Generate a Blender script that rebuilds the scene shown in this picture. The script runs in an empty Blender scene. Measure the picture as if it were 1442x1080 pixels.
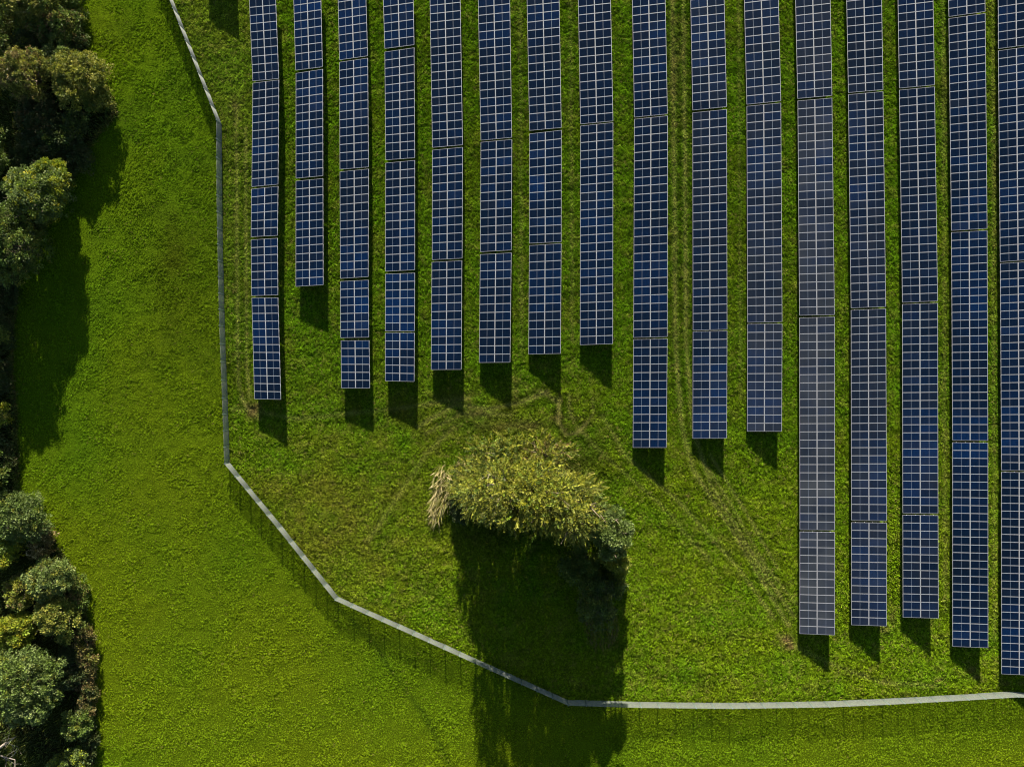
import bpy, math, random
import numpy as np
from mathutils import Vector

# ---------------------------------------------------------------- camera, light
S = bpy.context.scene
COL = S.collection
H = 81.0                      # drone height in metres
F = 1442 * 24.0 / 36.0        # focal length in photograph pixels
cam_d = bpy.data.cameras.new('camera')
cam = bpy.data.objects.new('camera', cam_d)
COL.objects.link(cam)
cam.location = (0, 0, H)
cam.rotation_euler = (0, 0, 0)
cam_d.lens = 24.0
cam_d.sensor_width = 36.0
cam_d.clip_end = 6000
S.camera = cam

SUN_EL = math.radians(18.2)
SUN_AZ_X = -0.025             # the sun stands at the top of the picture (+Y), a touch to the left
sd = Vector((SUN_AZ_X, 1, 0)).normalized() * math.cos(SUN_EL) + Vector((0, 0, math.sin(SUN_EL)))
W = bpy.data.worlds.new('World')
S.world = W
W.use_nodes = True
nt = W.node_tree
nt.nodes.clear()
o = nt.nodes.new('ShaderNodeOutputWorld')
bg = nt.nodes.new('ShaderNodeBackground')
sky = nt.nodes.new('ShaderNodeTexSky')
sky.sky_type = 'NISHITA'
sky.sun_disc = False
sky.sun_elevation = SUN_EL
sky.sun_rotation = math.atan2(sd.x, sd.y)
sky.air_density = 1.0
sky.dust_density = 0.6
nt.links.new(sky.outputs[0], bg.inputs[0])
bg.inputs[1].default_value = 0.05
nt.links.new(bg.outputs[0], o.inputs[0])
sl = bpy.data.lights.new('sun', 'SUN')
sl.energy = 5.0
sl.angle = math.radians(0.5)
sl.color = (1.0, 0.90, 0.74)
so = bpy.data.objects.new('sun', sl)
COL.objects.link(so)
so.location = sd * 60
so.rotation_euler = sd.to_track_quat('Z', 'Y').to_euler()
S.view_settings.view_transform = 'Standard'
S.view_settings.look = 'None'
S.view_settings.gamma = 1
S.view_settings.use_curve_mapping = False
S.view_settings.exposure = 2.4
S.cycles.pixel_filter_type = 'BLACKMAN_HARRIS'
S.cycles.filter_width = 1.1

rng = np.random.default_rng(7)
random.seed(7)

# ---------------------------------------------------------------- helpers
def P(px, py, z=0.0):
    """world point at height z that the photograph shows at px, py"""
    return Vector(((px - 721) / F * (H - z), (540 - py) / F * (H - z), z))
PXM = F / H                   # photograph pixels per metre on the ground
def G(px, py):
    return ((px - 721) / PXM, (540 - py) / PXM)

def tag(ob, label=None, cat=None, group=None, kind=None):
    if label: ob['label'] = label
    if cat: ob['category'] = cat
    if group: ob['group'] = group
    if kind: ob['kind'] = kind
    return ob

def mesh_np(name, v, f, mats, mi=None, cols=None, smooth=False):
    """v (n,3), f (m,k) arrays -> mesh"""
    me = bpy.data.meshes.new(name)
    v = np.asarray(v, dtype=np.float32); f = np.asarray(f, dtype=np.int32)
    k = f.shape[1]
    me.vertices.add(len(v)); me.vertices.foreach_set('co', v.ravel())
    me.loops.add(f.size); me.loops.foreach_set('vertex_index', f.ravel())
    me.polygons.add(len(f))
    me.polygons.foreach_set('loop_start', np.arange(0, f.size, k, dtype=np.int32))
    for m in mats: me.materials.append(m)
    if mi is not None: me.polygons.foreach_set('material_index', np.asarray(mi, dtype=np.int32))
    if smooth: me.polygons.foreach_set('use_smooth', np.ones(len(f), dtype=bool))
    me.update(calc_edges=True)
    if cols is not None:
        a = me.color_attributes.new('tint', 'FLOAT_COLOR', 'POINT')
        c = np.ones((len(v), 4), dtype=np.float32); c[:, :3] = cols
        a.data.foreach_set('color', c.ravel())
    return me

def obj(name, me, parent=None, loc=None):
    ob = bpy.data.objects.new(name, me)
    COL.objects.link(ob)
    if parent: ob.parent = parent
    if loc is not None: ob.location = loc
    return ob

def empty(name, loc):
    ob = bpy.data.objects.new(name, None)
    COL.objects.link(ob); ob.location = loc
    ob.empty_display_size = 0.3
    return ob

CUBE_F = np.array([[0,3,2,1],[4,5,6,7],[0,1,5,4],[1,2,6,5],[2,3,7,6],[3,0,4,7]])
class MB:
    """collects bars, boxes and tapered tubes into one mesh"""
    def __init__(s): s.v = []; s.f = []
    def bar(s, a, b, w, h=None, up=(0, 0, 1)):
        h = h or w
        a = Vector(a); b = Vector(b); d = (b - a).normalized()
        upv = Vector(up)
        if abs(d.dot(upv)) > 0.99: upv = Vector((0, 1, 0))
        x = d.cross(upv).normalized(); y = x.cross(d).normalized()
        n = len(s.v)
        for p in (a, b):
            for sx, sy in ((-1,-1),(1,-1),(1,1),(-1,1)):
                s.v.append(tuple(p + x * sx * w / 2 + y * sy * h / 2))
        s.f += [tuple(int(q) + n for q in r) for r in CUBE_F]
    def tube(s, a, b, ra, rb, k=6):
        a = Vector(a); b = Vector(b); d = (b - a).normalized()
        upv = Vector((0, 0, 1)) if abs(d.z) < 0.95 else Vector((1, 0, 0))
        x = d.cross(upv).normalized(); y = x.cross(d).normalized()
        n = len(s.v)
        for p, r in ((a, ra), (b, rb)):
            for i in range(k):
                t = 2 * math.pi * i / k
                s.v.append(tuple(p + x * math.cos(t) * r + y * math.sin(t) * r))
        for i in range(k):
            j = (i + 1) % k
            s.f.append((n + i, n + j, n + k + j, n + k + i))
    def build(s, name, mat, smooth=False):
        return mesh_np(name, s.v, s.f, [mat], smooth=smooth)

# smooth value noise
_T = rng.random((256, 256)).astype(np.float32)
def vnoise(x, y, sc, seed=0):
    x = np.asarray(x) / sc + 17.3 * seed + 1000; y = np.asarray(y) / sc + 31.7 * seed + 1000
    xi = np.floor(x).astype(int); yi = np.floor(y).astype(int)
    fx = x - xi; fy = y - yi
    fx = fx * fx * (3 - 2 * fx); fy = fy * fy * (3 - 2 * fy)
    g = lambda a, b: _T[(a + seed * 37) % 256, (b + seed * 91) % 256]
    return (g(xi, yi) * (1-fx) * (1-fy) + g(xi+1, yi) * fx * (1-fy) + g(xi, yi+1) * (1-fx) * fy + g(xi+1, yi+1) * fx * fy)
def fbm(x, y, sc, seed=0, oc=3):
    r = 0; a = 1; t = 0
    for k in range(oc):
        r = r + a * vnoise(x, y, sc / 2**k, seed + k); t += a; a *= 0.55
    return r / t
def smooth(a, b, x):
    t = np.clip((x - a) / (b - a), 0, 1)
    return t * t * (3 - 2 * t)

# ---------------------------------------------------------------- materials
def mat(name):
    m = bpy.data.materials.new(name); m.use_nodes = True
    n = m.node_tree.nodes; l = m.node_tree.links
    return m, n, l, n['Principled BSDF']

def mat_simple(name, col, rough=0.6, metal=0.0, var=0.15, sc=8.0):
    m, n, l, b = mat(name)
    tc = n.new('ShaderNodeNewGeometry')
    no = n.new('ShaderNodeTexNoise'); no.inputs['Scale'].default_value = sc
    no.inputs['Detail'].default_value = 4
    l.new(tc.outputs['Position'], no.inputs['Vector'])
    r = n.new('ShaderNodeMapRange'); r.inputs['To Min'].default_value = 1 - var; r.inputs['To Max'].default_value = 1 + var
    l.new(no.outputs['Fac'], r.inputs['Value'])
    v = n.new('ShaderNodeVectorMath'); v.operation = 'SCALE'
    v.inputs[0].default_value = col
    l.new(r.outputs[0], v.inputs['Scale'])
    l.new(v.outputs[0], b.inputs['Base Color'])
    b.inputs['Roughness'].default_value = rough; b.inputs['Metallic'].default_value = metal
    return m

def mat_attr(name, rough=0.7, trans=0.0, kind='GEOMETRY', spec=0.3):
    """colour from the 'tint' attribute"""
    m, n, l, b = mat(name)
    a = n.new('ShaderNodeAttribute'); a.attribute_name = 'tint'; a.attribute_type = kind
    l.new(a.outputs['Color'], b.inputs['Base Color'])
    b.inputs['Roughness'].default_value = rough
    b.inputs['Specular IOR Level'].default_value = spec
    if trans:
        tr = n.new('ShaderNodeBsdfTranslucent'); mx = n.new('ShaderNodeMixShader')
        l.new(a.outputs['Color'], tr.inputs['Color'])
        mx.inputs[0].default_value = trans
        l.new(b.outputs[0], mx.inputs[1]); l.new(tr.outputs[0], mx.inputs[2])
        l.new(mx.outputs[0], n['Material Output'].inputs['Surface'])
    return m

M_leaf = mat_attr('leaves', 0.6, 0.25, spec=0.25)
M_tuft = mat_attr('grass_blades', 0.65, 0.25, kind='INSTANCER', spec=0.0)
M_bark = mat_simple('bark', (0.10, 0.075, 0.05), 0.9, var=0.4)
M_palebark = mat_simple('pale_bark', (0.14, 0.12, 0.10), 0.85, var=0.3)
M_steel = mat_simple('galvanised_steel', (0.42, 0.44, 0.45), 0.45, 0.6)
M_wire = mat_simple('galvanised_wire', (0.098, 0.112, 0.096), 0.8, 0.0, var=0.12, sc=3)
M_post = mat_simple('fence_post_green', (0.035, 0.06, 0.05), 0.6, 0.0)
M_frame = mat_simple('aluminium_frame', (0.175, 0.18, 0.195), 0.5, 0.0, var=0.06, sc=2)
M_mid = mat_simple('backsheet_white', (0.07, 0.085, 0.115), 0.5, 0.0, var=0.1, sc=2)

def mat_cells():
    m, n, l, b = mat('silicon_cells')
    oi = n.new('ShaderNodeObjectInfo')
    cr = n.new('ShaderNodeValToRGB')
    e = cr.color_ramp.elements
    e[0].position = 0; e[0].color = (0.0008, 0.0027, 0.0065, 1)
    e[1].position = 1; e[1].color = (0.0008, 0.0070, 0.028, 1)
    x = e.new(0.55); x.color = (0.0007, 0.0034, 0.0105, 1)
    x = e.new(0.8); x.color = (0.0008, 0.0052, 0.019, 1)
    ge0 = n.new('ShaderNodeNewGeometry')
    nz = n.new('ShaderNodeTexNoise'); nz.inputs['Scale'].default_value = 0.06; nz.inputs['Detail'].default_value = 3
    l.new(ge0.outputs['Position'], nz.inputs['Vector'])
    m1 = n.new('ShaderNodeMapRange'); m1.inputs['From Min'].default_value = 0.3; m1.inputs['From Max'].default_value = 0.7
    m1.inputs['To Max'].default_value = 0.72
    l.new(nz.outputs['Fac'], m1.inputs['Value'])
    m2 = n.new('ShaderNodeMath'); m2.operation = 'MULTIPLY_ADD'; m2.inputs[1].default_value = 0.38
    l.new(oi.outputs['Random'], m2.inputs[0]); l.new(m1.outputs[0], m2.inputs[2])
    l.new(m2.outputs[0], cr.inputs[0])
    at = n.new('ShaderNodeUVMap'); at.uv_map = 'cells'
    # thin grid between the cells and the busbars on them
    sx = n.new('ShaderNodeSeparateXYZ'); l.new(at.outputs[0], sx.inputs[0])
    def band(sock, freq, w):
        mu = n.new('ShaderNodeMath'); mu.operation = 'MULTIPLY'; mu.inputs[1].default_value = freq; l.new(sock, mu.inputs[0])
        fr = n.new('ShaderNodeMath'); fr.operation = 'FRACT'; l.new(mu.outputs[0], fr.inputs[0])
        lt = n.new('ShaderNodeMath'); lt.operation = 'LESS_THAN'; lt.inputs[1].default_value = w; l.new(fr.outputs[0], lt.inputs[0])
        return lt.outputs[0]
    g1 = band(sx.outputs[0], 6, 0.05); g2 = band(sx.outputs[1], 6, 0.045); g3 = band(sx.outputs[0], 24, 0.05)
    ad = n.new('ShaderNodeMath'); ad.operation = 'MAXIMUM'; l.new(g1, ad.inputs[0]); l.new(g2, ad.inputs[1])
    ad2 = n.new('ShaderNodeMath'); ad2.operation = 'MAXIMUM'; l.new(ad.outputs[0], ad2.inputs[0]); l.new(g3, ad2.inputs[1])
    sc = n.new('ShaderNodeMath'); sc.operation = 'MULTIPLY'; sc.inputs[1].default_value = 0.55; l.new(ad2.outputs[0], sc.inputs[0])
    # crystal mottling
    ge = n.new('ShaderNodeNewGeometry')
    vo = n.new('ShaderNodeTexVoronoi'); vo.inputs['Scale'].default_value = 9
    l.new(ge.outputs['Position'], vo.inputs['Vector'])
    mr = n.new('ShaderNodeMapRange'); mr.inputs['To Min'].default_value = 0.75; mr.inputs['To Max'].default_value = 1.35
    l.new(vo.outputs['Color'], mr.inputs['Value'])
    vs = n.new('ShaderNodeVectorMath'); vs.operation = 'SCALE'
    l.new(cr.outputs[0], vs.inputs[0]); l.new(mr.outputs[0], vs.inputs['Scale'])
    mx = n.new('ShaderNodeMix'); mx.data_type = 'RGBA'
    l.new(sc.outputs[0], mx.inputs[0]); l.new(vs.outputs[0], mx.inputs[6]); mx.inputs[7].default_value = (0.007, 0.012, 0.026, 1)
    # reflected glare painted as a grey tint (object colour red channel sets its strength)
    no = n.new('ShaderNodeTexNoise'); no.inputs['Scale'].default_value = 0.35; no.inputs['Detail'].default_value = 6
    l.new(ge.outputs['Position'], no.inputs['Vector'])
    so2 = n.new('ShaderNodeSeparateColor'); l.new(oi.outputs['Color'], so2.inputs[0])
    glare_mix = n.new('ShaderNodeMath'); glare_mix.operation = 'MULTIPLY'; l.new(so2.outputs[0], glare_mix.inputs[0]); l.new(no.outputs['Fac'], glare_mix.inputs[1])
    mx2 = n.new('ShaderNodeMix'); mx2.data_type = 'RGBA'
    l.new(glare_mix.outputs[0], mx2.inputs[0]); l.new(mx.outputs[2], mx2.inputs[6]); mx2.inputs[7].default_value = (0.030, 0.034, 0.039, 1)
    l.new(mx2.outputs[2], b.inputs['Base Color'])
    b.inputs['Roughness'].default_value = 0.22
    b.inputs['IOR'].default_value = 1.16
    return m
M_cells = mat_cells()

def mat_ground():
    m, n, l, b = mat('meadow_soil_and_grass')
    a = n.new('ShaderNodeAttribute'); a.attribute_name = 'tint'
    ge = n.new('ShaderNodeNewGeometry')
    n1 = n.new('ShaderNodeTexNoise'); n1.inputs['Scale'].default_value = 7.0; n1.inputs['Detail'].default_value = 6
    n1.inputs['Roughness'].default_value = 0.7
    l.new(ge.outputs['Position'], n1.inputs['Vector'])
    r = n.new('ShaderNodeMapRange'); r.inputs['From Min'].default_value = 0.3; r.inputs['From Max'].default_value = 0.7
    r.inputs['To Min'].default_value = 0.10; r.inputs['To Max'].default_value = 1.7
    l.new(n1.outputs['Fac'], r.inputs['Value'])
    v = n.new('ShaderNodeVectorMath'); v.operation = 'SCALE'
    l.new(a.outputs['Color'], v.inputs[0]); l.new(r.outputs[0], v.inputs['Scale'])
    l.new(v.outputs[0], b.inputs['Base Color'])
    b.inputs['Roughness'].default_value = 1.0; b.inputs['Specular IOR Level'].default_value = 0.0
    bu = n.new('ShaderNodeBump'); bu.inputs['Strength'].default_value = 0.8; bu.inputs['Distance'].default_value = 0.12
    l.new(n1.outputs['Fac'], bu.inputs['Height']); l.new(bu.outputs[0], b.inputs['Normal'])
    return m
M_ground = mat_ground()

# ---------------------------------------------------------------- ground and its colours
FENCE = [(226,-42),(243.5,0),(312.3,176),(312.8,280),(314.5,370),(316.5,460),(320.5,560),(323.4,651),(396.7,740),
         (476.4,839.6),(798.6,984.6),(900,987.8),(1026,989.2),(1160,987),(1242,983.4),(1330,978.6),(1421,973.2),(1500,979)]
fx_ = np.array([p[0] for p in FENCE]); fy_ = np.array([p[1] for p in FENCE])

def inside(px, py):
    """soft 0..1: the solar side of the fence"""
    # left boundary as x(y) for y<985, bottom boundary as y(x)
    left = np.interp(py, fy_[:11], fx_[:11])
    bot = np.interp(px, fx_[10:], fy_[10:])
    return smooth(-3, 3, px - left) * smooth(-3, 3, bot - py)

def seg_dist(px, py, pts):
    d = np.full(np.shape(px), 1e9)
    for (x0, y0), (x1, y1) in zip(pts[:-1], pts[1:]):
        dx, dy = x1 - x0, y1 - y0
        t = np.clip(((px - x0) * dx + (py - y0) * dy) / (dx * dx + dy * dy), 0, 1)
        d = np.minimum(d, np.hypot(px - x0 - t * dx, py - y0 - t * dy))
    return d

WOOD1 = [(60,-60),(84,0),(108,40),(128,90),(158,140),(163,160),(120,215),(85,290),(45,350),(26,400),(18,460),(18,520),(22,570),(24,640),(26,690)]
WOOD2 = [(26,690),(45,715),(62,745),(84,775),(102,800),(114,840),(124,880),(130,930),(134,980),(132,1040),(128,1140)]
WOOD = WOOD1 + WOOD2[1:]
wy = np.array([p[1] for p in WOOD], float); wx = np.array([p[0] for p in WOOD], float)
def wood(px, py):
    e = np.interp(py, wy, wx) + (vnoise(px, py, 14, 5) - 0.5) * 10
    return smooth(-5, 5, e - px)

TRACKS = [  # wheel tracks worn into the grass: points, width, strength
    ([(333,150),(334,400),(336,540),(345,570),(362,588)], 2.6, 0.5), ([(346,180),(347,400),(348,520),(352,560)], 2.6, 0.5),
    ([(946,-40),(950,300),(951,480),(960,600),(975,660),(1040,760),(1110,880)], 3.6, 0.62),
    ([(962,-40),(965,300),(966,480),(975,600),(1000,680),(1060,780),(1118,868)], 3.2, 0.62),
    ([(985,640),(1035,720),(1080,800),(1122,850)], 2.4, 0.5), ([(1000,640),(1050,720),(1095,800)], 2.2, 0.6),
    ([(788,560),(787,595),(797,612),(812,610),(826,596)], 2.6, 1.0), ([(801,556),(802,580),(808,592)], 2.4, 0.6), ([(826,596),(836,580),(834,560)], 2.4, 0.5),
    ([(760,550),(786,566),(786,595)], 3.0, 0.7),
    ([(590,600),(640,570),(690,576),(735,566),(770,552)], 3.6, 0.65), ([(600,610),(650,582),(720,584)], 3.0, 0.5),
    ([(330,575),(420,590),(560,575),(660,560)], 3.4, 0.4), ([(340,560),(352,578),(366,590)], 3.0, 0.62),
    ([(848,585),(880,640),(960,710),(1040,800),(1090,870)], 3.0, 0.5), ([(812,600),(850,640),(930,710),(1000,790)], 3.0, 0.4),
    ([(640,600),(600,640),(560,700),(520,760)], 4, 0.35), ([(1095,895),(1160,930),(1240,960),(1320,965)], 3.5, 0.35),
    ([(1040,-40),(1043,560)], 2.5, 0.25), ([(803,-40),(806,480)], 3, 0.3), ([(732,-40),(735,500)], 3, 0.28), ([(1328,-40),(1331,860)], 3, 0.3), ([(1398,-40),(1400,900)], 3, 0.3),
]
DARKS = [ # darker lines and patches in the sward, the first painting a track's shadow
    ([(466,845),(520,895),(556,950),(600,1010),(640,1090)], 5, 0.55), ([(500,880),(590,930),(640,950)], 16, 0.3),
    ([(540,760),(600,820),(655,880)], 9, 0.25), ([(860,900),(930,950),(1010,960)], 9, 0.4), ([(870,1050),(940,1030),(1010,1015)], 6, 0.3),
    ([(640,600),(700,590),(780,600),(850,640)], 8, 0.3), ([(500,560),(560,590)], 12, 0.3),
]
SPOTS = [  # bare earth: x, y, rx, ry, strength
    (589,329,3,4.5,1.0),(1107,899,9,7,0.85),(1113,910,6,5,0.8),(360,574,8,10,0.6),(352,580,5,8,0.5),(663,585,30,8,0.35),(640,560,22,9,0.25),
    (1322,956,7,3,0.7),(1367,941,7,5,0.7),(1375,953,8,3,0.6),(1417,962,6,3,0.6),(1438,961,6,3,0.6),(1245,884,8,9,0.35),(745,600,24,8,0.45),
    (786,588,20,4,0.3),(850,868,20,22,0.0),(725,548,5,22,0.35),(968,698,4,2,0.7),(700,600,50,7,0.35),(1256,870,5,8,0.4),(1310,872,6,5,0.3),
    (950,90,9,60,0.3),(1330,140,6,60,0.25),(330,150,7,18,0.3),(1402,250,5,90,0.3),
]
def grass_colour(X, Y):
    px = X * PXM + 721; py = 540 - Y * PXM
    ins = inside(px, py); wd = wood(px, py)
    n_big = fbm(px, py, 150, 1, 3); n_mid = fbm(px, py, 36, 4, 3); n_sm = fbm(px, py, 9, 8, 2)
    lush = np.array([0.086, 0.174, 0.0055]); yell = np.array([0.130, 0.190, 0.006]); dark = np.array([0.040, 0.086, 0.007])
    pale = np.array([0.190, 0.205, 0.030]); brown = np.array([0.17, 0.115, 0.05])
    t = lambda a: a[..., None]
    # outside lawn: lush, yellower towards the bottom
    c_out = lush * t(1 - 0 * px) + (yell - lush) * t(np.clip(0.38 + 0.42 * smooth(300, 1000, py) + 1.5 * (n_big - 0.5), 0, 1))
    c_out = c_out + (dark - c_out) * t(0.25 * smooth(0.50, 0.75, n_mid) * smooth(700, 450, py))
    wm = np.exp(-(((px - 255) / 60)**2 + ((py - 380) / 100)**2))
    c_out = c_out + (np.array([0.085, 0.100, 0.006]) - c_out) * t(0.6 * wm * (0.3 + n_mid))
    # inside: mottled, greener between the rows, olive and rough lower down
    low = smooth(480, 720, py) * 0.75
    c_in = lush + (dark - lush) * t(np.clip(1.3 * (n_mid - 0.38), 0, 0.55))
    mix = np.clip(low * 0.7 + 1.6 * (n_mid - 0.5) + 0.15, 0, 1)
    c_in = c_in + (yell - c_in) * t(mix * 0.85)
    c_in = c_in + (pale - c_in) * t(0.35 * smooth(0.55, 0.8, n_sm))
    rough = np.exp(-(((px - 480) / 150)**2 + ((py - 730) / 110)**2)) + 0.7 * np.exp(-(((px - 640) / 130)**2 + ((py - 590) / 35)**2))
    c_in = c_in + (np.array([0.150, 0.140, 0.020]) - c_in) * t(np.clip(rough * (n_mid - 0.2) * 1.1, 0, 0.7))
    left = smooth(420, 330, px) * smooth(620, 300, py)
    c_in = c_in + (pale - c_in) * t(0.22 * left)
    c = c_out + (c_in * 1.10 - c_out) * t(ins)
    for pts, w, s in TRACKS:
        d = seg_dist(px, py, pts)
        k = np.exp(-(d / w)**2) * s * (0.55 + 0.8 * n_sm) * ins
        c = c + (np.array([0.25, 0.245, 0.065]) - c) * t(np.clip(k, 0, 1))
        k2 = np.exp(-((d - w * 1.9) / (w * 0.7))**2) * s * 0.45 * ins
        c = c * t(1 - k2)
    for x, y, rx, ry, s in SPOTS:
        d2 = ((px - x) / rx)**2 + ((py - y) / ry)**2
        k = np.exp(-d2) * s * (0.5 + n_sm)
        c = c + (brown - c) * t(np.clip(k, 0, 1))
    for pts, w, s in DARKS:
        d = seg_dist(px, py, pts)
        c = c + (dark * 0.7 - c) * t(np.clip(np.exp(-(d / w)**2) * s * (0.4 + n_sm), 0, 1))
    # grass darker along the fence foot
    fd = seg_dist(px, py, FENCE)
    c = c * t(1 - 0.18 * np.exp(-(fd / 9)**2))
    # leaf litter on the woodland floor and below the copse
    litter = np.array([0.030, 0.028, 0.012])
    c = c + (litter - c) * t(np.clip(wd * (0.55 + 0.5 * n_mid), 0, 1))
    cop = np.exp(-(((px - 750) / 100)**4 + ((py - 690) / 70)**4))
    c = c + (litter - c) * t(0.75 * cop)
    # pale beaten line where the plough stops at the wood
    ed = seg_dist(px, py, [(25,432),(18,460),(17,520),(22,570),(23,640),(25,672)])
    c = c + (brown - c) * t(np.exp(-(ed / 1.4)**2) * 0.8)
    ed = seg_dist(px, py, [(55,720),(60,730),(70,742)])
    c = c + (np.array([0.28, 0.22, 0.12]) - c) * t(np.exp(-(ed / 1.5)**2) * 0.9)
    return np.clip(c, 0.002, 1)

def relief(X, Y):
    px = X * PXM + 721; py = 540 - Y * PXM
    ins = inside(px, py)
    return ((fbm(X, Y, 7.0, 21, 2) - 0.5) * 0.14 + (vnoise(X, Y, 0.9, 25) - 0.5) * (0.035 + 0.05 * ins)
            + (vnoise(X, Y, 0.45, 27) - 0.5) * 0.05)

def build_ground():
    x0, x1, y0, y1, st = -68, 68, -52, 52, 0.25
    xs = np.arange(x0, x1 + 1e-6, st); ys = np.arange(y0, y1 + 1e-6, st)
    # a few coarse far lines so that the same sheet runs on to the horizon
    far = np.array([90, 160, 400, 1200, 3000.])
    xs = np.concatenate([-far[::-1], xs, far]); ys = np.concatenate([-far[::-1], ys, far])
    X, Y = np.meshgrid(xs, ys)
    fade = (np.abs(X) < 67.9) & (np.abs(Y) < 51.9)
    Z = np.where(fade, relief(X, Y), 0)
    v = np.stack([X.ravel(), Y.ravel(), Z.ravel()], 1)
    nx, ny = len(xs), len(ys)
    idx = np.arange(nx * ny).reshape(ny, nx)
    f = np.stack([idx[:-1,:-1].ravel(), idx[:-1,1:].ravel(), idx[1:,1:].ravel(), idx[1:,:-1].ravel()], 1)
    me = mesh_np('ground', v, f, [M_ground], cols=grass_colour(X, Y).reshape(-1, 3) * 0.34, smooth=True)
    g = obj('ground', me); tag(g, kind='structure')
build_ground()

# ---------------------------------------------------------------- solar tables
# corners in the photograph: top-left, top-right, bottom-left, bottom-right and the number of panel rows
T = {
 0: [((349.3,-35),(386.8,-39),(355.7,114.7),(392.8,111.2),13), ((355.8,117.4),(392.8,112.8),(354.3,263.4),(391.8,259.9),13),
     ((353.9,266.6),(391.8,262.2),(353.3,333.8),(390.9,332.0),6), ((353.3,337.7),(390.9,335.3),(354.1,416.7),(391.6,415.7),7),
     ((354.3,419.6),(391.6,419.0),(358.2,561.8),(395.7,562.7),13)],
 1: [((411.9,-49),(450.9,-55),(416.1,99.6),(454.3,94.7),13), ((416.5,103.6),(454.6,97.6),(416.5,251.5),(455,248),13),
     ((416.5,255.2),(455,251.4),(416.3,403.8),(455.4,401.4),13)],
 2: [((474.3,-66),(513.4,-72.6),(477.8,85),(518,79.3),13), ((477.8,88),(518,82),(478.4,238.9),(519.2,235.6),13),
     ((478.4,242.1),(519.2,238),(479.1,392.5),(518.8,390),13), ((479.1,396.3),(518.8,394.2),(479.4,475.9),(519.6,475.2),7),
     ((480,479.5),(520,479.3),(480.5,546.5),(521,546.8),6)],
 3: [((538.0,-49),(581.0,-55.6),(541.6,69),(583.4,63.6),10), ((541.6,73.6),(583.4,67.4),(542.9,225.7),(584.3,222.7),13),
     ((542.9,229.8),(584.3,225.9),(542.5,382.4),(584.3,380.4),13), ((542.7,385.9),(584.3,384.3),(542.3,466.4),(583.9,466.2),7),
     ((542.3,468.8),(583.9,468.8),(542.3,536.6),(583.5,537.5),6)],
 4: [((604.6,-38.6),(647.6,-43.6),(608.7,208.2),(651.7,204.5),21), ((608.7,211.6),(651.7,207.4),(608.3,366.2),(651.1,364),13),
     ((607.9,369.3),(650.7,367),(606.9,520.7),(649.9,520.5),13)],
 5: [((672.3,-48),(717.3,-53.2),(676.9,198.1),(720.9,194),21), ((676.9,200.5),(721.1,196.6),(676.2,355),(720.3,352.5),13),
     ((676.1,358.4),(720.3,356),(674.5,510.8),(718.5,510.4),13)],
 6: [((740.9,-50),(786.7,-55.4),(745.5,184.4),(790.7,180.2),20), ((745.5,188.7),(790.7,183.5),(745.2,343),(790.6,340.8),13),
     ((745.2,345.8),(790.6,343),(744.1,499),(789.5,498),13)],
 7: [((813.2,-49),(859.0,-54.5),(817.3,175.2),(863.5,170.8),19), ((817.3,177.6),(863.5,172.9),(816.7,485.9),(863.1,484.3),26)],
 8: [((889.3,-49),(936,-55),(893.1,165.7),(940.2,160.9),18), ((893.1,168.1),(940.4,163.2),(891.9,475.6),(940,474.2),26),
     ((891.9,478),(940,477),(891.1,630.3),(938.6,630.3),13)],
 9: [((971.4,-47),(1018.9,-53),(975.2,155.7),(1023.5,150.7),17), ((975.2,159),(1023.5,154.2),(975.6,465.2),(1024.2,464),26),
     ((975.6,467),(1024.2,466),(975.3,617.5),(1023.6,617.2),13)],
 10: [((1046.6,-55),(1095.1,-61.2),(1051.4,147.6),(1099.9,142.6),17), ((1051.4,149.9),(1099.9,145.2),(1052.5,454.3),(1101.7,453.2),26),
      ((1052.5,456.5),(1101.7,455.9),(1051.9,607.5),(1101.1,607.5),13)],
 11: [((1119.0,-47.5),(1168.5,-53.8),(1123,139.4),(1171.9,135),16), ((1123.2,142.3),(1171.9,138.2),(1125.6,444.4),(1175.4,443.4),26),
      ((1125.6,447.4),(1175.4,446.2),(1126.1,745.8),(1175.7,746.3),26), ((1126.1,748.4),(1175.7,749),(1125.9,892),(1175.7,894),13)],
 12: [((1190.9,-56),(1240.9,-62.2),(1194.4,131.1),(1243.8,126.8),16), ((1194.4,133.5),(1243.8,129.2),(1198.2,434),(1247.6,432),26),
      ((1198.2,436.8),(1247.6,434.7),(1198.7,732.7),(1249,733.3),26), ((1198.7,735.3),(1249,736),(1198.7,879.7),(1248.6,881.4),13)],
 13: [((1263.4,-50),(1313.4,-56.4),(1266.2,124.8),(1316.3,120),15), ((1266.2,127.2),(1316.3,122.4),(1270.5,426.1),(1320.7,424.2),26),
      ((1270.5,428.6),(1320.7,426.8),(1271,722.4),(1321.3,723.1),26), ((1271,724.9),(1321.3,725.6),(1271.3,869),(1321.8,870.4),13)],
 14: [((1334.8,-45),(1386.6,-52.4),(1335.9,24.1),(1387.7,16.8),6), ((1335.9,26.5),(1387.7,19.2),(1339.5,325),(1390.4,322),26),
      ((1339.5,327.6),(1390.4,324.6),(1341.2,620.1),(1391.5,620.5),26), ((1341.2,622.9),(1391.5,623.3),(1341.2,910),(1391.7,912),26)],
 15: [((1405.2,-49),(1456.4,-56.6),(1405.6,69.3),(1457.4,62.2),10), ((1405.6,71.8),(1457.4,64.8),(1408.2,369),(1459.4,365.4),26),
      ((1408.4,371.2),(1459.4,367.8),(1410,662.2),(1460.8,662.8),26), ((1410,664.6),(1460.8,665.2),(1410.2,948.7),(1461,951),26)],
 -1: [((285,-80),(323.6,-87),(287,-21),(326,-26),5)],
}
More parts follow.
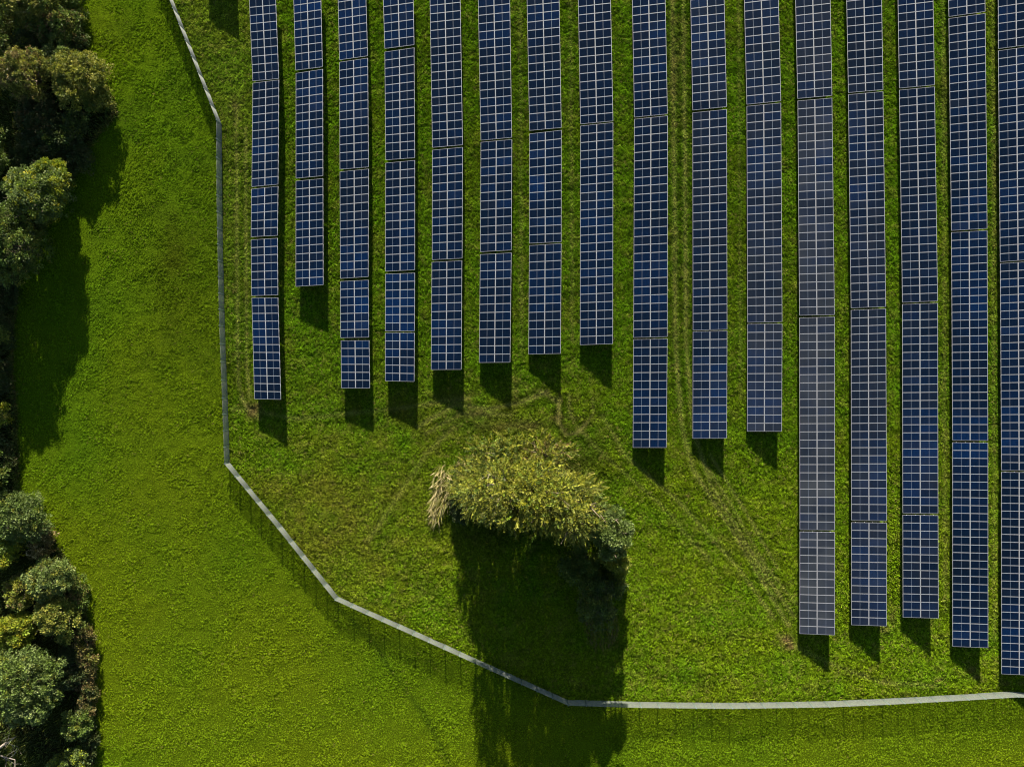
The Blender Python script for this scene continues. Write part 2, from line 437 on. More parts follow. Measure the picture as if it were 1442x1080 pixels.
HT = {-1:(1.32,1.95), 0:(1.32,1.95), 1:(1.32,1.84), 2:(1.32,1.76), 3:(1.38,1.90), 4:(1.22,1.84), 5:(0.92,1.88), 6:(0.74,1.76), 7:(0.78,1.82), 8:(0.70,1.76),
      9:(0.68,1.74), 10:(0.64,1.72), 11:(0.84,1.83), 12:(0.75,1.81), 13:(0.70,1.79), 14:(0.66,1.70), 15:(0.66,1.72)}
GLARE_TINT = {8:0.0, 9:0.12, 10:0.5, 11:0.95, 12:0.3, 13:0.12}  # reflected glare per row, painted into the cell colour
ORD = ['first','second','third','fourth','fifth','sixth','seventh','eighth','ninth','tenth','eleventh','twelfth','thirteenth',
       'fourteenth','fifteenth','sixteenth']

def lerp(a, b, t): return a + (b - a) * t

post_cache = {}
def post_mesh(h):
    k = round(h, 1)
    if k not in post_cache:
        m = MB(); m.bar((0, 0, 0.0), (0, 0, -k), 0.09, 0.06)
        post_cache[k] = m.build('support_post', M_steel)
    return post_cache[k]

def panel_mesh(u, v):
    """one panel: u along the row, v across it; frame, two dark halves and the pale strip between them"""
    n = u.cross(v).normalized()
    if n.z < 0: n = -n
    lu, lv = u.length, v.length
    fu, fv, mid = 0.028 / lu, 0.037 / lv, 0.015 / lv
    gu, gv = 0.008 / lu, 0.010 / lv
    us = [-.5 + gu, -.5 + gu + fu, .5 - gu - fu, .5 - gu]
    vs = [-.5 + gv, -.5 + gv + fv, -mid, mid, .5 - gv - fv, .5 - gv]
    V = []; Fc = []; mi = []; uv = []
    for a in us:
        for b_ in vs:
            V.append(tuple(u * a + v * b_))
    for i in range(3):
        for j in range(5):
            Fc.append((i*6+j, (i+1)*6+j, (i+1)*6+j+1, i*6+j+1))
            mi.append(0 if i != 1 or j in (0, 4) else (2 if j == 2 else 1))
    o = len(V)
    for a, b_ in ((us[0], vs[0]), (us[3], vs[0]), (us[3], vs[5]), (us[0], vs[5])):
        V.append(tuple(u * a + v * b_ - n * 0.04))
    Fc.append((o, o+3, o+2, o+1)); mi.append(0)
    c = [0, 18, 23, 5]
    for k in range(4):
        Fc.append((c[k], o + k, o + (k+1) % 4, c[(k+1) % 4])); mi.append(0)
    Fa = np.array(Fc)
    e1 = np.array(V[Fa[0][1]]) - np.array(V[Fa[0][0]]); e2 = np.array(V[Fa[0][3]]) - np.array(V[Fa[0][0]])
    if np.cross(e1, e2)[2] < 0: Fa = Fa[:, ::-1]
    me = mesh_np('solar_panel', V, Fa, [M_frame, M_cells, M_mid], mi)
    ul = me.uv_layers.new(name='cells')
    for p in me.polygons:
        for li in p.loop_indices:
            vi = me.loops[li].vertex_index
            if vi < 24:
                ul.data[li].uv = ((vi // 6 - 1) * 1.0, (vs[vi % 6] + .5) * 2)
    return me

def solar_table(c, k, rowc):
    tl, tr, bl, br, n = T[c][k]
    lo, hi = HT[c]
    A, B, C_, D = P(*tl, lo), P(*tr, hi), P(*bl, lo), P(*br, hi)
    org = (A + B + C_ + D) / 4; org.z = 0
    t = empty('solar_table', org)
    size = {5:'short', 6:'very short', 7:'short', 10:'medium', 13:'medium'}.get(n, 'long')
    if c == -1:
        lab = 'solar table just above the picture, its dark shadow showing left of the first row'
    else:
        if k == 0: pos = 'cut by top edge'
        elif k == rowc - 1: pos = 'at bottom end'
        else:
            pos = {1:'second from top', 2:'third from top', 3:'fourth from top'}[k]
        glare_tint = GLARE_TINT.get(c, 0)
        colr = 'glare-tinted grey-blue' if glare_tint > 0.9 else ('glare-tinted blue' if glare_tint > 0.3 else 'dark blue')
        which = 'rightmost row' if c == 15 else ORD[c] + ' row from left'
        lab = f'{size} {colr} solar table {pos} of the {which}'
    tag(t, lab, 'solar panels', 'solar tables standing in long rows on the meadow')
    for i in range(n):
        a0 = lerp(A, C_, i / n); a1 = lerp(A, C_, (i + 1) / n)
        b0 = lerp(B, D, i / n); b1 = lerp(B, D, (i + 1) / n)
        u = ((a1 - a0) + (b1 - b0)) / 2
        v = ((b0 - a0) + (b1 - a1)) / 2
        ctr = (a0 + a1 + b0 + b1) / 4
        me = panel_mesh(u, v / 2)
        for s in (-1, 1):
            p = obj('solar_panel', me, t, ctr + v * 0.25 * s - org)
            p.rotation_euler = (random.gauss(0, 0.0022), random.gauss(0, 0.0022), 0)
            d = GLARE_TINT.get(c, 0.0)
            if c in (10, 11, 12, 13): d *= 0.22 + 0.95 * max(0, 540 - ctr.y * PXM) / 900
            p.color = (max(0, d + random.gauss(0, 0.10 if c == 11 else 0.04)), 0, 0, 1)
    up = Vector((0, 0, 1))
    for q in (0.12, 0.38, 0.62, 0.88):
        a = lerp(A, B, q) - up * 0.085 - org; b = lerp(C_, D, q) - up * 0.085 - org
        m = MB(); m.bar(a, b, 0.06, 0.07)
        obj('purlin', m.build('purlin', M_steel), t)
    L = (C_ - A).length
    m_ = max(2, round(L / 4.5))
    for j in range(m_):
        f = (j + 0.5) / m_
        a = lerp(lerp(A, C_, f), lerp(B, D, f), 0.08) - up * 0.165 - org
        b = lerp(lerp(A, C_, f), lerp(B, D, f), 0.92) - up * 0.165 - org
        m = MB(); m.bar(a, b, 0.07, 0.09)
        obj('rafter', m.build('rafter', M_steel), t)
        for q in (0.2, 0.8):
            p = lerp(lerp(A, C_, f), lerp(B, D, f), q) - up * 0.2 - org
            obj('support_post', post_mesh(p.z + 0.2), t, p)
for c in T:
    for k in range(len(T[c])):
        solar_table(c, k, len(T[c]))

# ---------------------------------------------------------------- fence
def build_fence():
    f = empty('mesh_fence', (0, 0, 0))
    tag(f, 'long pale grey wire mesh fence on posts bending round the solar meadow', 'fence')
    FH = 1.52
    pts = [Vector((*G(*p), 0)) for p in FENCE]
    # unit panel, 1 m long in x, scaled to the post spacing
    m = MB()
    for i in range(26):
        x = (i + 0.5) / 26
        m.bar((x, 0, 0.03), (x, 0, FH - 0.02), 0.004, 0.010, up=(0, 1, 0))
    pm = m
    for i in range(31):
        z = 0.04 + i * (FH - 0.06) / 30
        m.bar((0, 0.008 * (-1) ** i, z), (1, 0.008 * (-1) ** i, z), 0.019, 0.005)
    pme = m.build('mesh_panel', M_wire)
    m = MB(); m.bar((0, 0, 0), (0, 0, FH + 0.05), 0.08, 0.08); m.bar((0, 0, FH + 0.05), (0, 0, FH + 0.065), 0.085, 0.085)
    po = m.build('fence_post', M_post)
    m = MB(); m.bar((0, 0, 0), (0, 0, 0.02), 0.07, 0.07)
    cap = m.build('post_cap', M_post)
    for a, b in zip(pts[:-1], pts[1:]):
        L = (b - a).length; n = max(1, round(L / 2.0)); d = (b - a) / n
        ang = math.atan2(d.y, d.x)
        for i in range(n):
            p = a + d * i
            q = obj('fence_post', po, f, p); q.rotation_euler.z = ang
            c_ = obj('post_cap', cap, q, (0, 0, FH + 0.065))
            w = obj('mesh_panel', pme, f, p + Vector((0, 0, 0)))
            w.rotation_euler.z = ang; w.scale.x = d.length
    q = obj('fence_post', po, f, pts[-1])
build_fence()

# ---------------------------------------------------------------- trees and shrubs
def leaf_cards(base, direc, length, width, cols, up=None):
    """a bent diamond leaf for every base point"""
    n = len(base)
    r = rng.normal(size=(n, 3))
    side = np.cross(direc, r); side /= np.linalg.norm(side, axis=1, keepdims=True) + 1e-9
    nrm = np.cross(side, direc)
    L = length[:, None]; Wd = width[:, None]
    p0 = base; p2 = base + direc * L
    mid = base + direc * L * 0.45 + nrm * Wd * 0.25
    p1 = mid + side * Wd * 0.5; p3 = mid - side * Wd * 0.5
    v = np.stack([p0, p1, p2, p3], 1).reshape(-1, 3)
    f = np.arange(n * 4).reshape(n, 4)
    return v, f, np.repeat(cols, 4, axis=0)

PAL = {
 'olive':  [(0.138,0.146,0.011),(0.088,0.112,0.010),(0.185,0.190,0.024),(0.045,0.070,0.008)],
 'golden': [(0.145,0.152,0.020),(0.095,0.112,0.014),(0.200,0.195,0.036),(0.052,0.072,0.010)],
 'grey':   [(0.085,0.125,0.026),(0.060,0.092,0.018),(0.125,0.160,0.050),(0.038,0.062,0.012)],
 'green':  [(0.065,0.105,0.013),(0.045,0.076,0.010),(0.095,0.135,0.020),(0.115,0.130,0.015)],
 'lime':   [(0.180,0.210,0.010),(0.120,0.170,0.010),(0.230,0.220,0.010),(0.080,0.115,0.008)],
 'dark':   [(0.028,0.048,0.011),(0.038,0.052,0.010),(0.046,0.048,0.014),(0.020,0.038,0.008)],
 'straw':  [(0.300,0.250,0.110),(0.220,0.190,0.080),(0.400,0.340,0.180),(0.150,0.150,0.040)],
 'rust':   [(0.105,0.075,0.025),(0.080,0.070,0.018),(0.120,0.095,0.030),(0.060,0.070,0.014)],
}
def pick(pal, n, per=None):
    p = np.array(PAL[pal]); k = rng.choice(len(p), size=n, p=[.36, .28, .18, .18])
    return p[k] * rng.uniform(0.8, 1.2, size=(n, 1))

def crown_surface(n, rx, ry, h0, h1, sf=0.16):
    """foliage clump centres: a crown put together from many boughs, each a small knobbly mound of its own"""
    zc = h0 + (h1 - h0) * 0.42
    nl = max(8, int(6 + rx * ry * 2.2))
    i = np.arange(nl) + 0.5
    el = np.arcsin(np.clip(1 - 1.35 * i / nl, -0.5, 1)); az = i * 2.39996 + rng.uniform(0, 6.28)
    az = az + rng.normal(0, 0.25, nl); q = rng.uniform(0.50, 1.0, nl)
    L = np.stack([np.cos(el) * np.cos(az) * rx * q, np.cos(el) * np.sin(az) * ry * q,
                  zc + np.sin(el) * np.where(el > 0, h1 - zc, zc - h0) * rng.uniform(0.55, 0.86, nl)], 1)
    base_r = 0.5 * (rx + ry) * rng.uniform(0.20, 0.44, nl)
    k = rng.choice(nl, n, p=base_r**2 / (base_r**2).sum())
    d = rng.normal(size=(n, 3)); d /= np.linalg.norm(d, axis=1, keepdims=True)
    d[:, 2] = np.where(d[:, 2] < -0.25, -d[:, 2], d[:, 2])
    rad = base_r[k] * (1 - 0.5 * rng.random(n) ** 2.0)
    c = L[k] + d * rad[:, None] * np.array([1, 1, 0.85])
    c[:, 2] = np.clip(c[:, 2], 0.05, h1)
    out = c - np.array([0, 0, zc]); out /= np.linalg.norm(out, axis=1, keepdims=True) + 1e-9
    d = d * 0.5 + out * 0.5; d /= np.linalg.norm(d, axis=1, keepdims=True) + 1e-9
    # a skirt of low twigs keeps the sun from running under the crown
    m = int(n * sf); a = rng.uniform(0, 6.283, m); rr = np.sqrt(rng.random(m)) * 0.8
    sk = np.stack([np.cos(a) * rr * rx, np.sin(a) * rr * ry, rng.uniform(0.1, max(0.3, zc), m)], 1)
    c[:m] = sk
    return c, d

def tree(gx, gy, rx, ry, h, pal, label, cat, name='tree', style='leafy', dens=1.0, pal2=None, h0=None, group=None, bark=None):
    x, y = G(gx, gy)
    t = empty(name, (x, y, 0))
    tag(t, label, cat, group)
    h0 = 0.06 * h if h0 is None else h0
    # wood
    m = MB(); zc = h0 + (h - h0) * 0.45
    rt = 0.035 * h + 0.03
    fork = Vector((0, 0, max(0.4, h0 * 1.0)))
    m.tube((0, 0, -0.15), fork, rt * 1.25, rt * 0.8, 8)
    m2 = MB()
    for i in range(7):
        a = i * 0.9 + random.random() * 0.4; q = random.uniform(0.45, 0.75)
        e = Vector((math.cos(a) * rx * q, math.sin(a) * ry * q, zc + (h - zc) * random.uniform(0.1, 0.6)))
        mid = fork.lerp(e, 0.5) + Vector((0, 0, 0.12 * h))
        m2.tube(fork, mid, rt * 0.55, rt * 0.32, 6); m2.tube(mid, e, rt * 0.32, rt * 0.08, 5)
        for j in range(2):
            e2 = e + Vector((random.uniform(-1, 1) * rx * 0.3, random.uniform(-1, 1) * ry * 0.3, 0.12 * h))
            m2.tube(mid.lerp(e, 0.6), e2, rt * 0.16, rt * 0.04, 4)
    obj('trunk', m.build('trunk', M_bark, True), t)
    obj('branches', m2.build('branches', bark or M_bark, True), t)
    # crown
    area = rx * ry * 3.2 + (rx + ry) * (h - h0) * 2.2
    if style == 'leafy':
        nc = int(area * 9.0 * dens); c, d = crown_surface(nc, rx, ry, h0, h)
        per = 26
        cb = np.repeat(c, per, 0); db = np.repeat(d, per, 0)
        cr = np.repeat(rng.uniform(0.12, 0.34, nc), per)[:, None]
        off = rng.normal(size=(nc * per, 3)); off /= np.linalg.norm(off, axis=1, keepdims=True)
        off[:, 2] = np.abs(off[:, 2]) * 0.9
        base = cb + off * cr
        direc = off * 0.7 + db * 0.4 + rng.normal(size=(nc * per, 3)) * 0.45
        direc /= np.linalg.norm(direc, axis=1, keepdims=True)
        ln = rng.uniform(0.13, 0.24, nc * per); wd = ln * 0.62
        tc = pick(pal, nc)
        if pal2: 
            s = rng.random(nc) < 0.3; tc[s] = pick(pal2, int(s.sum()))
        cols = np.repeat(tc, per, 0) * rng.uniform(0.8, 1.2, (nc * per, 1))
    elif style == 'spray':
        nc = int(area * 7.0 * dens); c, d = crown_surface(nc, rx, ry, h0, h, 0.36 if h > 5 else 0.16)
        per = 20
        sh = d * np.array([1.0, 1.0, 0.3]) + np.array([0, 0, 0.55]) + rng.normal(size=(nc, 3)) * 0.24
        sh /= np.linalg.norm(sh, axis=1, keepdims=True)
        sl_ = rng.uniform(0.6, 1.35, nc)
        tpos = np.tile(np.linspace(0, 1, per), nc)[:, None]
        base = np.repeat(c - sh * 0.5, per, 0) + np.repeat(sh * sl_[:, None], per, 0) * tpos + rng.normal(size=(nc * per, 3)) * 0.03
        direc = np.repeat(sh, per, 0) * 0.85 + rng.normal(size=(nc * per, 3)) * 0.38
        direc /= np.linalg.norm(direc, axis=1, keepdims=True)
        ln = rng.uniform(0.20, 0.38, nc * per) * (1.2 - 0.6 * tpos[:, 0]); wd = ln * 0.30
        tc = pick(pal, nc)
        if pal2:
            s = rng.random(nc) < 0.25; tc[s] = pick(pal2, int(s.sum()))
        cols = np.repeat(tc, per, 0) * np.repeat(rng.uniform(0.45, 1.6, nc), per)[:, None] * rng.uniform(0.9, 1.1, (nc * per, 1))
    v, f, cc = leaf_cards(base, direc, ln, wd, cols)
    obj('crown', mesh_np('crown', v, f, [M_leaf], cols=cc), t)
    return t

def clump(name, gx, gy, rx, ry, h, pal, label, cat, n=1500, lean=(0, 0, 1), pal2=None, group=None, kind=None, poly=None):
    """tall stems or brush, one mesh"""
    x, y = G(gx, gy)
    if poly is None:
        a = rng.uniform(0, 6.283, n); r = np.sqrt(rng.random(n))
        bx = np.cos(a) * r * rx; by = np.sin(a) * r * ry
    else:
        bx, by = poly; n = len(bx)
    d = rng.normal(size=(n, 3)) * 0.33 + np.array(lean); d[:, 2] = np.abs(d[:, 2]); d /= np.linalg.norm(d, axis=1, keepdims=True)
    ln = rng.uniform(0.5, 1.0, n) * h; wd = 0.035 + 0.05 * rng.random(n)
    cols = pick(pal, n)
    if pal2:
        s = rng.random(n) < 0.35; cols[s] = pick(pal2, int(s.sum()))
    base = np.stack([bx, by, np.full(n, -0.03)], 1)
    v, f, cc = leaf_cards(base, d, ln, wd, cols)
    ob = obj(name, mesh_np(name, v, f, [M_leaf], cols=cc), None, (x, y, 0))
    tag(ob, label, cat, group, kind)
    return ob

# copse in the middle of the meadow (ground positions in photograph pixels)
g1 = 'trees and shrubs of the copse'
tree(674,688,2.7,3.2,6.6,'olive','low olive-leaved willow at the left end of the copse, beside pale reeds','tree','willow_tree','spray',pal2='green',group=g1)
tree(706,676,3.7,3.9,13.2,'olive','tall olive willow with pale bare twigs, left of the copse middle','tree','willow_tree','spray',pal2='golden',group=g1,bark=M_palebark)
tree(752,684,4.2,4.3,14.3,'olive','tallest yellow-olive willow at the middle of the copse','tree','willow_tree','spray',pal2='lime',group=g1)
tree(790,694,3.7,3.9,14.2,'olive','broad yellow-olive willow right of the copse middle, next to the grey-green shrub','tree','willow_tree','spray',pal2='golden',group=g1)
tree(818,706,2.3,3.0,10.6,'olive','olive-green willow where the copse begins to bend down to the right','tree','willow_tree','spray',pal2='green',group=g1)
tree(849,730,2.2,2.7,11.8,'grey','grey-green bushy tree on the right shoulder of the copse','tree','bushy_tree','leafy',pal2='green',group=g1)
tree(863,772,1.15,2.4,4.6,'olive','small fresh green bush at the right edge below the grey-green tree','shrub','shrub','leafy',pal2='lime',group=g1)
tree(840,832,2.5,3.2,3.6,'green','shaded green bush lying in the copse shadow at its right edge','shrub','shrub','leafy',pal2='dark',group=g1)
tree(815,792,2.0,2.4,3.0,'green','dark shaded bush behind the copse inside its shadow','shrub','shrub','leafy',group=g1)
tree(702,638,3.6,2.3,3.6,'olive','low olive scrub at the sunny upper left foot of the copse','shrub','shrub','spray',pal2='green',h0=0.1,group=g1,dens=0.9)
tree(764,638,3.6,2.2,3.6,'olive','low olive scrub at the sunny upper right foot of the copse','shrub','shrub','spray',pal2='rust',h0=0.1,group=g1,dens=0.9)
tree(655,668,1.9,2.2,3.0,'olive','rounded olive shrub at the far left foot of the copse','shrub','shrub','spray',pal2='straw',h0=0.1,group=g1,dens=0.9)
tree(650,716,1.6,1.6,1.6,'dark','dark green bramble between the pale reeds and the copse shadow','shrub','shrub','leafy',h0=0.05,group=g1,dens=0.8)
clump('reed_clump',624,684,1.2,2.8,1.8,'straw','pale dry reeds leaning out along the left side of the copse','reeds',n=380,lean=(-0.3,-0.6,0.7),pal2='olive')
clump('reed_clump',615,716,0.7,1.6,1.6,'straw','palest patch of flattened straw reeds at the lower left tip of the copse','reeds',n=260,lean=(-0.3,-0.8,0.6),pal2='olive')
clump('reed_clump',846,878,2.1,3.0,0.8,'rust','brown withered grass patch in the shadow at the lower right of the copse','reeds',n=1100,lean=(0.1,-0.7,0.5),pal2='olive')
clump('reed_clump',868,812,0.6,1.6,1.3,'straw','narrow strip of dry stalks at the right rim of the copse','reeds',n=500,lean=(0.2,-0.3,0.8),pal2='olive')

# upper left wood
for (x, y, r_, hh, lab) in ((6,60,3.0,9.0,'tall tree added off the left picture edge whose shadow darkens the top of the wood'),
                            (2,235,3.2,8.5,'tall tree added off the left picture edge beside the dark hollow of the wood'),
                            (-8,470,3.0,7.5,'tall tree added off the left picture edge behind the shaded hedge bushes'),
                            (2,660,2.6,5.0,'tree added off the left picture edge above the silvery grey-green tree'),
                            (-6,1000,3.2,8.0,'tree added off the left picture edge beside the leafless dead tree')):
    tree(x,y,r_,r_,hh,'green',lab,'tree','broad_tree','leafy',dens=0.6,group='trees added off the left picture edge for shade')  # trees beyond the frame, added to shade the woodland floor
g2 = 'trees and shrubs of the upper left wood'
tree(129,124,3.10,3.22,4.6,'golden','broad golden-olive tree at the wood corner that juts into the lawn','tree','broad_tree','leafy',pal2='olive',group=g2)
tree(147,148,1.49,1.61,2.5,'golden','small golden bush at the very tip of the wood corner','shrub','shrub','leafy',pal2='green',group=g2,h0=0.1)
tree(104,92,2.07,2.07,3.6,'grey','small grey-green tree just above the golden corner tree','tree','bushy_tree','leafy',pal2='golden',group=g2)
tree(96,52,2.53,2.30,3.8,'green','rounded green tree at the lawn edge near the top of the upper wood','tree','bushy_tree','leafy',pal2='rust',group=g2)
tree(116,70,1.15,1.61,1.6,'grey','low grey-green bramble where the upper wood meets the lawn','shrub','shrub','leafy',pal2='rust',group=g2,h0=0.05)
tree(72,22,3.45,2.76,5.4,'golden','golden-leaved tree at the top edge of the upper wood','tree','broad_tree','leafy',pal2='green',group=g2)
tree(50,-20,3.68,2.99,6.0,'golden','golden tree at the top left picture corner','tree','broad_tree','leafy',pal2='green',group=g2)
tree(104,-2,2.07,2.30,2.6,'green','low green shrub beside the lawn at the top edge of the picture','shrub','shrub','leafy',group=g2,h0=0.1)
tree(68,124,2.88,2.76,6.6,'golden','lone golden crown at the left picture edge in the dark upper wood','tree','broad_tree','leafy',pal2='rust',group=g2)
tree(82,286,2.99,3.33,6.6,'grey','grey-green and yellow tree catching sun below the dark hollow of the wood','tree','broad_tree','leafy',pal2='lime',group=g2)
tree(96,262,1.72,1.84,5.6,'lime','yellow-green treetop joined to the sunlit grey-green tree','tree','broad_tree','leafy',pal2='green',group=g2)
tree(46,352,3.68,3.91,7.8,'green','half hidden tree at the left picture edge below the sunlit grey-green tree','tree','broad_tree','leafy',pal2='dark',group=g2)
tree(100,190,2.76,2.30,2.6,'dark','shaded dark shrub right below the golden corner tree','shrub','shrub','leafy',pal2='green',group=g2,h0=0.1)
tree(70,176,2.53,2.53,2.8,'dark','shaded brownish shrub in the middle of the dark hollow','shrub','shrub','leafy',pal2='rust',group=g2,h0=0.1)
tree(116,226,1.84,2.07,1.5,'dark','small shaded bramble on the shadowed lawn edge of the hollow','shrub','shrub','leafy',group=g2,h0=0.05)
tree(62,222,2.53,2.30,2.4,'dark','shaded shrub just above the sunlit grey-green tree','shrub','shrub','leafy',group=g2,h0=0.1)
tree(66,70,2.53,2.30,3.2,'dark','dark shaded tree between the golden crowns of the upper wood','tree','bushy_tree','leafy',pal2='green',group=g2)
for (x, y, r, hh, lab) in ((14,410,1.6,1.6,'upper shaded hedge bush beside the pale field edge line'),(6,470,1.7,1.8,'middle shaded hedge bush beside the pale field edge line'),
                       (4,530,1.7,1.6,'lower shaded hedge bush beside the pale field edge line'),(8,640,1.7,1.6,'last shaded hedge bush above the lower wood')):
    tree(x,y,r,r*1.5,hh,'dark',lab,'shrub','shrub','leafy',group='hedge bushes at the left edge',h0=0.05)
tree(10,582,1.38,1.61,2.6,'lime','small bright yellow bush at the left picture edge halfway down','shrub','shrub','leafy',pal2='golden',h0=0.1)

# lower left wood
g3 = 'trees and shrubs of the lower left wood'
tree(46,722,2.88,3.10,4.0,'grey','silvery grey-green tree at the upper end of the lower wood','tree','broad_tree','leafy',pal2='green',group=g3)
tree(24,765,2.30,2.18,3.8,'lime','yellow-green tree behind the silvery tree at the left picture edge','tree','broad_tree','leafy',pal2='green',group=g3)
tree(66,762,1.61,2.18,1.8,'rust','rusty bramble on the lawn edge beside the silvery tree','shrub','shrub','leafy',pal2='straw',group=g3,h0=0.05)
tree(90,806,2.53,2.53,4.0,'grey','grey-green tree left of the rusty lawn edge, above the paired crown','tree','broad_tree','leafy',pal2='golden',group=g3)
tree(98,858,2.53,2.30,4.2,'golden','olive-gold crown directly below the grey-green tree in the lower wood','tree','broad_tree','leafy',pal2='green',group=g3)
tree(44,826,1.84,1.84,3.0,'olive','small olive tree in the shade gap of the lower wood','tree','bushy_tree','leafy',pal2='rust',group=g3)
tree(38,880,2.18,2.42,3.6,'lime','bright yellow-green tree at the left edge above the biggest crown','tree','broad_tree','leafy',pal2='olive',group=g3)
tree(70,948,3.56,4.14,6.4,'grey','biggest crown of the lower wood, silvery above and green below','tree','broad_tree','leafy',pal2='green',group=g3)
tree(116,838,1.15,2.76,1.3,'green','long low bramble on the lawn edge beside the grey-green tree','shrub','shrub','leafy',pal2='rust',group=g3,h0=0.05)
tree(127,905,1.03,2.76,1.3,'rust','dry reddish bramble on the lawn edge beside the olive-gold crown','shrub','shrub','leafy',pal2='golden',group=g3,h0=0.05)
tree(130,965,1.03,2.99,1.2,'rust','dry bramble strip on the lawn edge beside the biggest crown','shrub','shrub','leafy',pal2='dark',group=g3,h0=0.05)
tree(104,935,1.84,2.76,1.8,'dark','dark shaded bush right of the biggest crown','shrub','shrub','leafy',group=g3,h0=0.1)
tree(121,1012,1.49,2.18,2.2,'green','small lone green bush near the lawn edge at the lower left','shrub','shrub','leafy',pal2='grey',group=g3,h0=0.1)
tree(113,1068,2.18,1.72,2.6,'grey','grey-green bush cut by the bottom edge of the picture','shrub','shrub','leafy',pal2='lime',group=g3,h0=0.1)
tree(132,1045,0.69,2.53,1.0,'dark','thin dark bramble on the lawn edge beside the lone green bush','shrub','shrub','leafy',group=g3,h0=0.05)

tree(111,36,1.1,1.6,1.3,'golden','low golden-green bramble on the lawn edge near the top of the upper wood','shrub','shrub','leafy',pal2='green',group=g2,h0=0.05)
tree(134,98,1.0,1.5,1.4,'grey','low pale bramble on the lawn edge just above the wood corner','shrub','shrub','leafy',pal2='golden',group=g2,h0=0.05)
tree(866,806,0.9,1.8,2.2,'olive','narrow olive shrub on the right rim of the copse above the dry stalks','shrub','shrub','leafy',pal2='lime',group=g1,h0=0.05)

def bare_tree(gx, gy):
    x, y = G(gx, gy)
    t = empty('bare_tree', (x, y, 0))
    tag(t, 'leafless dead tree with long pale branches at the lower left picture corner', 'tree')
    m = MB(); m.tube((0, 0, -0.1), (0.2, 0.1, 2.2), 0.16, 0.12, 8); obj('trunk', m.build('trunk', M_palebark, True), t)
    rs = random.Random(3)
    def grow(m, p, d, L, r, lv):
        for s in range(3):
            q = p + d * L / 3; m.tube(p, q, r, r * 0.8, 5); p = q; r *= 0.8
            d = (d + Vector((rs.uniform(-.25,.25), rs.uniform(-.25,.25), rs.uniform(-.1,.15)))).normalized()
            if lv > 0:
                dd = (d + Vector((rs.uniform(-1,1), rs.uniform(-1,1), rs.uniform(-.1,.4)))).normalized()
                grow(m, p, dd, L * 0.55, r * 0.6, lv - 1)
    for d in ((0.9,0.55,0.3),(0.8,-0.1,0.35),(0.5,-0.8,0.35),(0.2,0.9,0.4),(-0.7,0.3,0.6)):
        m = MB(); grow(m, Vector((0.2,0.1,2.1)), Vector(d).normalized(), 4.2, 0.085, 2)
        obj('branch', m.build('branch', M_palebark), t)
bare_tree(8, 1046)

# undergrowth: tangled brush over the woodland floor and its ragged rim
def undergrowth():
    n = 60000
    px = rng.uniform(-60, 175, n); py = rng.uniform(-60, 1120, n)
    w = wood(px, py)
    k = rng.random(n) < w * 0.9
    X, Y = G(px[k], py[k])
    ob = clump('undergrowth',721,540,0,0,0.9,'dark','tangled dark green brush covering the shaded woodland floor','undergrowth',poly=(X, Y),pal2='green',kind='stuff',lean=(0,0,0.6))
    e = []
    pts = WOOD
    for (x0, y0), (x1, y1) in zip(pts[:-1], pts[1:]):
        L = math.hypot(x1 - x0, y1 - y0); m = int(L * 9)
        t = rng.random(m)
        e.append(np.stack([x0 + (x1 - x0) * t + rng.normal(0, 3.0, m) - 2, y0 + (y1 - y0) * t + rng.normal(0, 2, m)], 1))
    e = np.concatenate(e)
    X, Y = G(e[:, 0], e[:, 1])
    clump('verge_weeds',721,540,0,0,0.55,'green','ragged line of tall weeds where the lawn meets the wood','weeds',poly=(X, Y),pal2='rust',kind='stuff',lean=(0.1,0,0.7))
undergrowth()

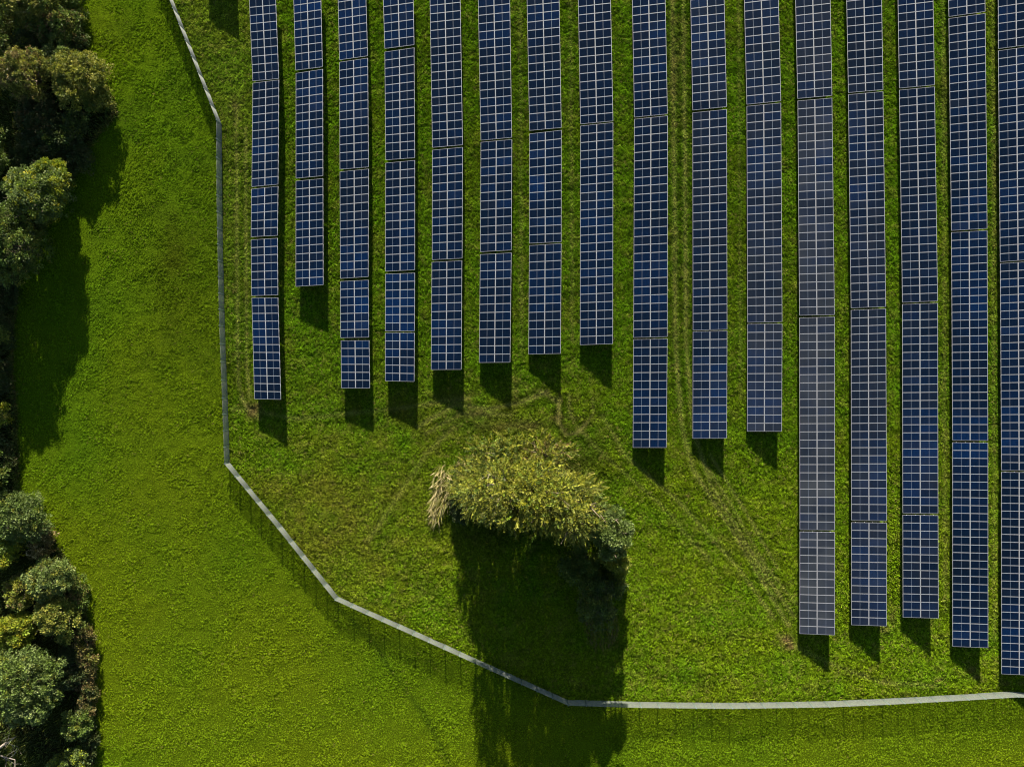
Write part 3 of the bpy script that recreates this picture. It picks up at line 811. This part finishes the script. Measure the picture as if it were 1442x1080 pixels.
# ---------------------------------------------------------------- grass tufts
def build_grass():
    variants = []
    for k in range(4):
        nb = 11
        a = rng.uniform(0, 6.283, nb); r = rng.uniform(0.0, 0.13, nb)
        base = np.stack([np.cos(a) * r, np.sin(a) * r, np.zeros(nb) - 0.01], 1)
        a2 = rng.uniform(0, 6.283, nb)
        d = np.stack([np.cos(a2) * rng.uniform(.3, 1.0, nb), np.sin(a2) * rng.uniform(.3, 1.0, nb), rng.uniform(.5, 1.0, nb)], 1)
        d /= np.linalg.norm(d, axis=1, keepdims=True)
        v, f, cc = leaf_cards(base, d, rng.uniform(.12, .26, nb), rng.uniform(.05, .09, nb), np.ones((nb, 3)))
        me = mesh_np('grass_tuft', v, f, [M_tuft])
        variants.append(bpy.data.objects.new('grass_tuft', me))
    n = 640000
    X = rng.uniform(-66, 66, n); Y = rng.uniform(-50, 50, n)
    px = X * PXM + 721; py = 540 - Y * PXM
    keep = wood(px, py) < 0.6 
    dens = 0.55 + 0.9 * vnoise(X, Y, 0.8, 50)
    keep &= rng.random(n) < dens
    X = X[keep]; Y = Y[keep]; px = px[keep]; py = py[keep]; n = len(X)
    ins = inside(px, py)
    c = grass_colour(X, Y) * (1 + (rng.uniform(0.35, 1.65, (n, 1)) - 1) * (0.75 + 0.25 * ins[:, None]))
    s = rng.random(n) < 0.05 * ins + 0.015
    c[s] = c[s] * 0.3 + np.array([0.19, 0.17, 0.05]) * 0.7
    trk = np.zeros(n)
    for pts, w, st in TRACKS: trk = np.maximum(trk, np.exp(-(seg_dist(px, py, pts) / w)**2) * st)
    sc = rng.uniform(0.55, 1.25, n) * (1 - 0.55 * trk * ins) * (0.50 + 0.32 * ins + 0.25 * (vnoise(X, Y, 1.3, 60) - 0.5) * 2)
    me = bpy.data.meshes.new('meadow_grass')
    me.vertices.add(n)
    co = np.stack([X, Y, relief(X, Y)], 1).astype(np.float32)
    me.vertices.foreach_set('co', co.ravel())
    at = me.attributes.new('tint', 'FLOAT_COLOR', 'POINT')
    cc = np.ones((n, 4), np.float32); cc[:, :3] = np.clip(c, 0.003, 1); at.data.foreach_set('color', cc.ravel())
    at = me.attributes.new('size', 'FLOAT', 'POINT'); at.data.foreach_set('value', sc.astype(np.float32))
    at = me.attributes.new('spin', 'FLOAT', 'POINT'); at.data.foreach_set('value', rng.uniform(0, 6.283, n).astype(np.float32))
    at = me.attributes.new('which', 'INT', 'POINT'); at.data.foreach_set('value', rng.integers(0, 4, n).astype(np.int32))
    ob = obj('meadow_grass', me)
    tag(ob, 'short tufted green grass covering the lawn and the meadow between the rows', 'grass', None, 'stuff')
    ng = bpy.data.node_groups.new('grass_scatter', 'GeometryNodeTree')
    ng.interface.new_socket('Geometry', in_out='INPUT', socket_type='NodeSocketGeometry')
    ng.interface.new_socket('Geometry', in_out='OUTPUT', socket_type='NodeSocketGeometry')
    N = ng.nodes; Lk = ng.links
    gi = N.new('NodeGroupInput'); go = N.new('NodeGroupOutput')
    g2i = N.new('GeometryNodeGeometryToInstance')
    for v_ in variants[::-1]:
        oi = N.new('GeometryNodeObjectInfo'); oi.inputs['Object'].default_value = v_
        oi.inputs['As Instance'].default_value = True
        Lk.new(oi.outputs['Geometry'], g2i.inputs[0])
    ip = N.new('GeometryNodeInstanceOnPoints'); ip.inputs['Pick Instance'].default_value = True
    def named(nm, ty):
        a = N.new('GeometryNodeInputNamedAttribute'); a.data_type = ty; a.inputs['Name'].default_value = nm
        return [q for q in a.outputs if q.enabled][0]
    cx = N.new('ShaderNodeCombineXYZ'); Lk.new(named('spin', 'FLOAT'), cx.inputs[2])
    er = N.new('FunctionNodeEulerToRotation'); Lk.new(cx.outputs[0], er.inputs[0])
    Lk.new(gi.outputs[0], ip.inputs['Points']); Lk.new(g2i.outputs[0], ip.inputs['Instance'])
    Lk.new(er.outputs[0], ip.inputs['Rotation']); Lk.new(named('size', 'FLOAT'), ip.inputs['Scale'])
    Lk.new(named('which', 'INT'), ip.inputs['Instance Index'])
    Lk.new(ip.outputs[0], go.inputs[0])
    md = ob.modifiers.new('scatter', 'NODES'); md.node_group = ng
build_grass()
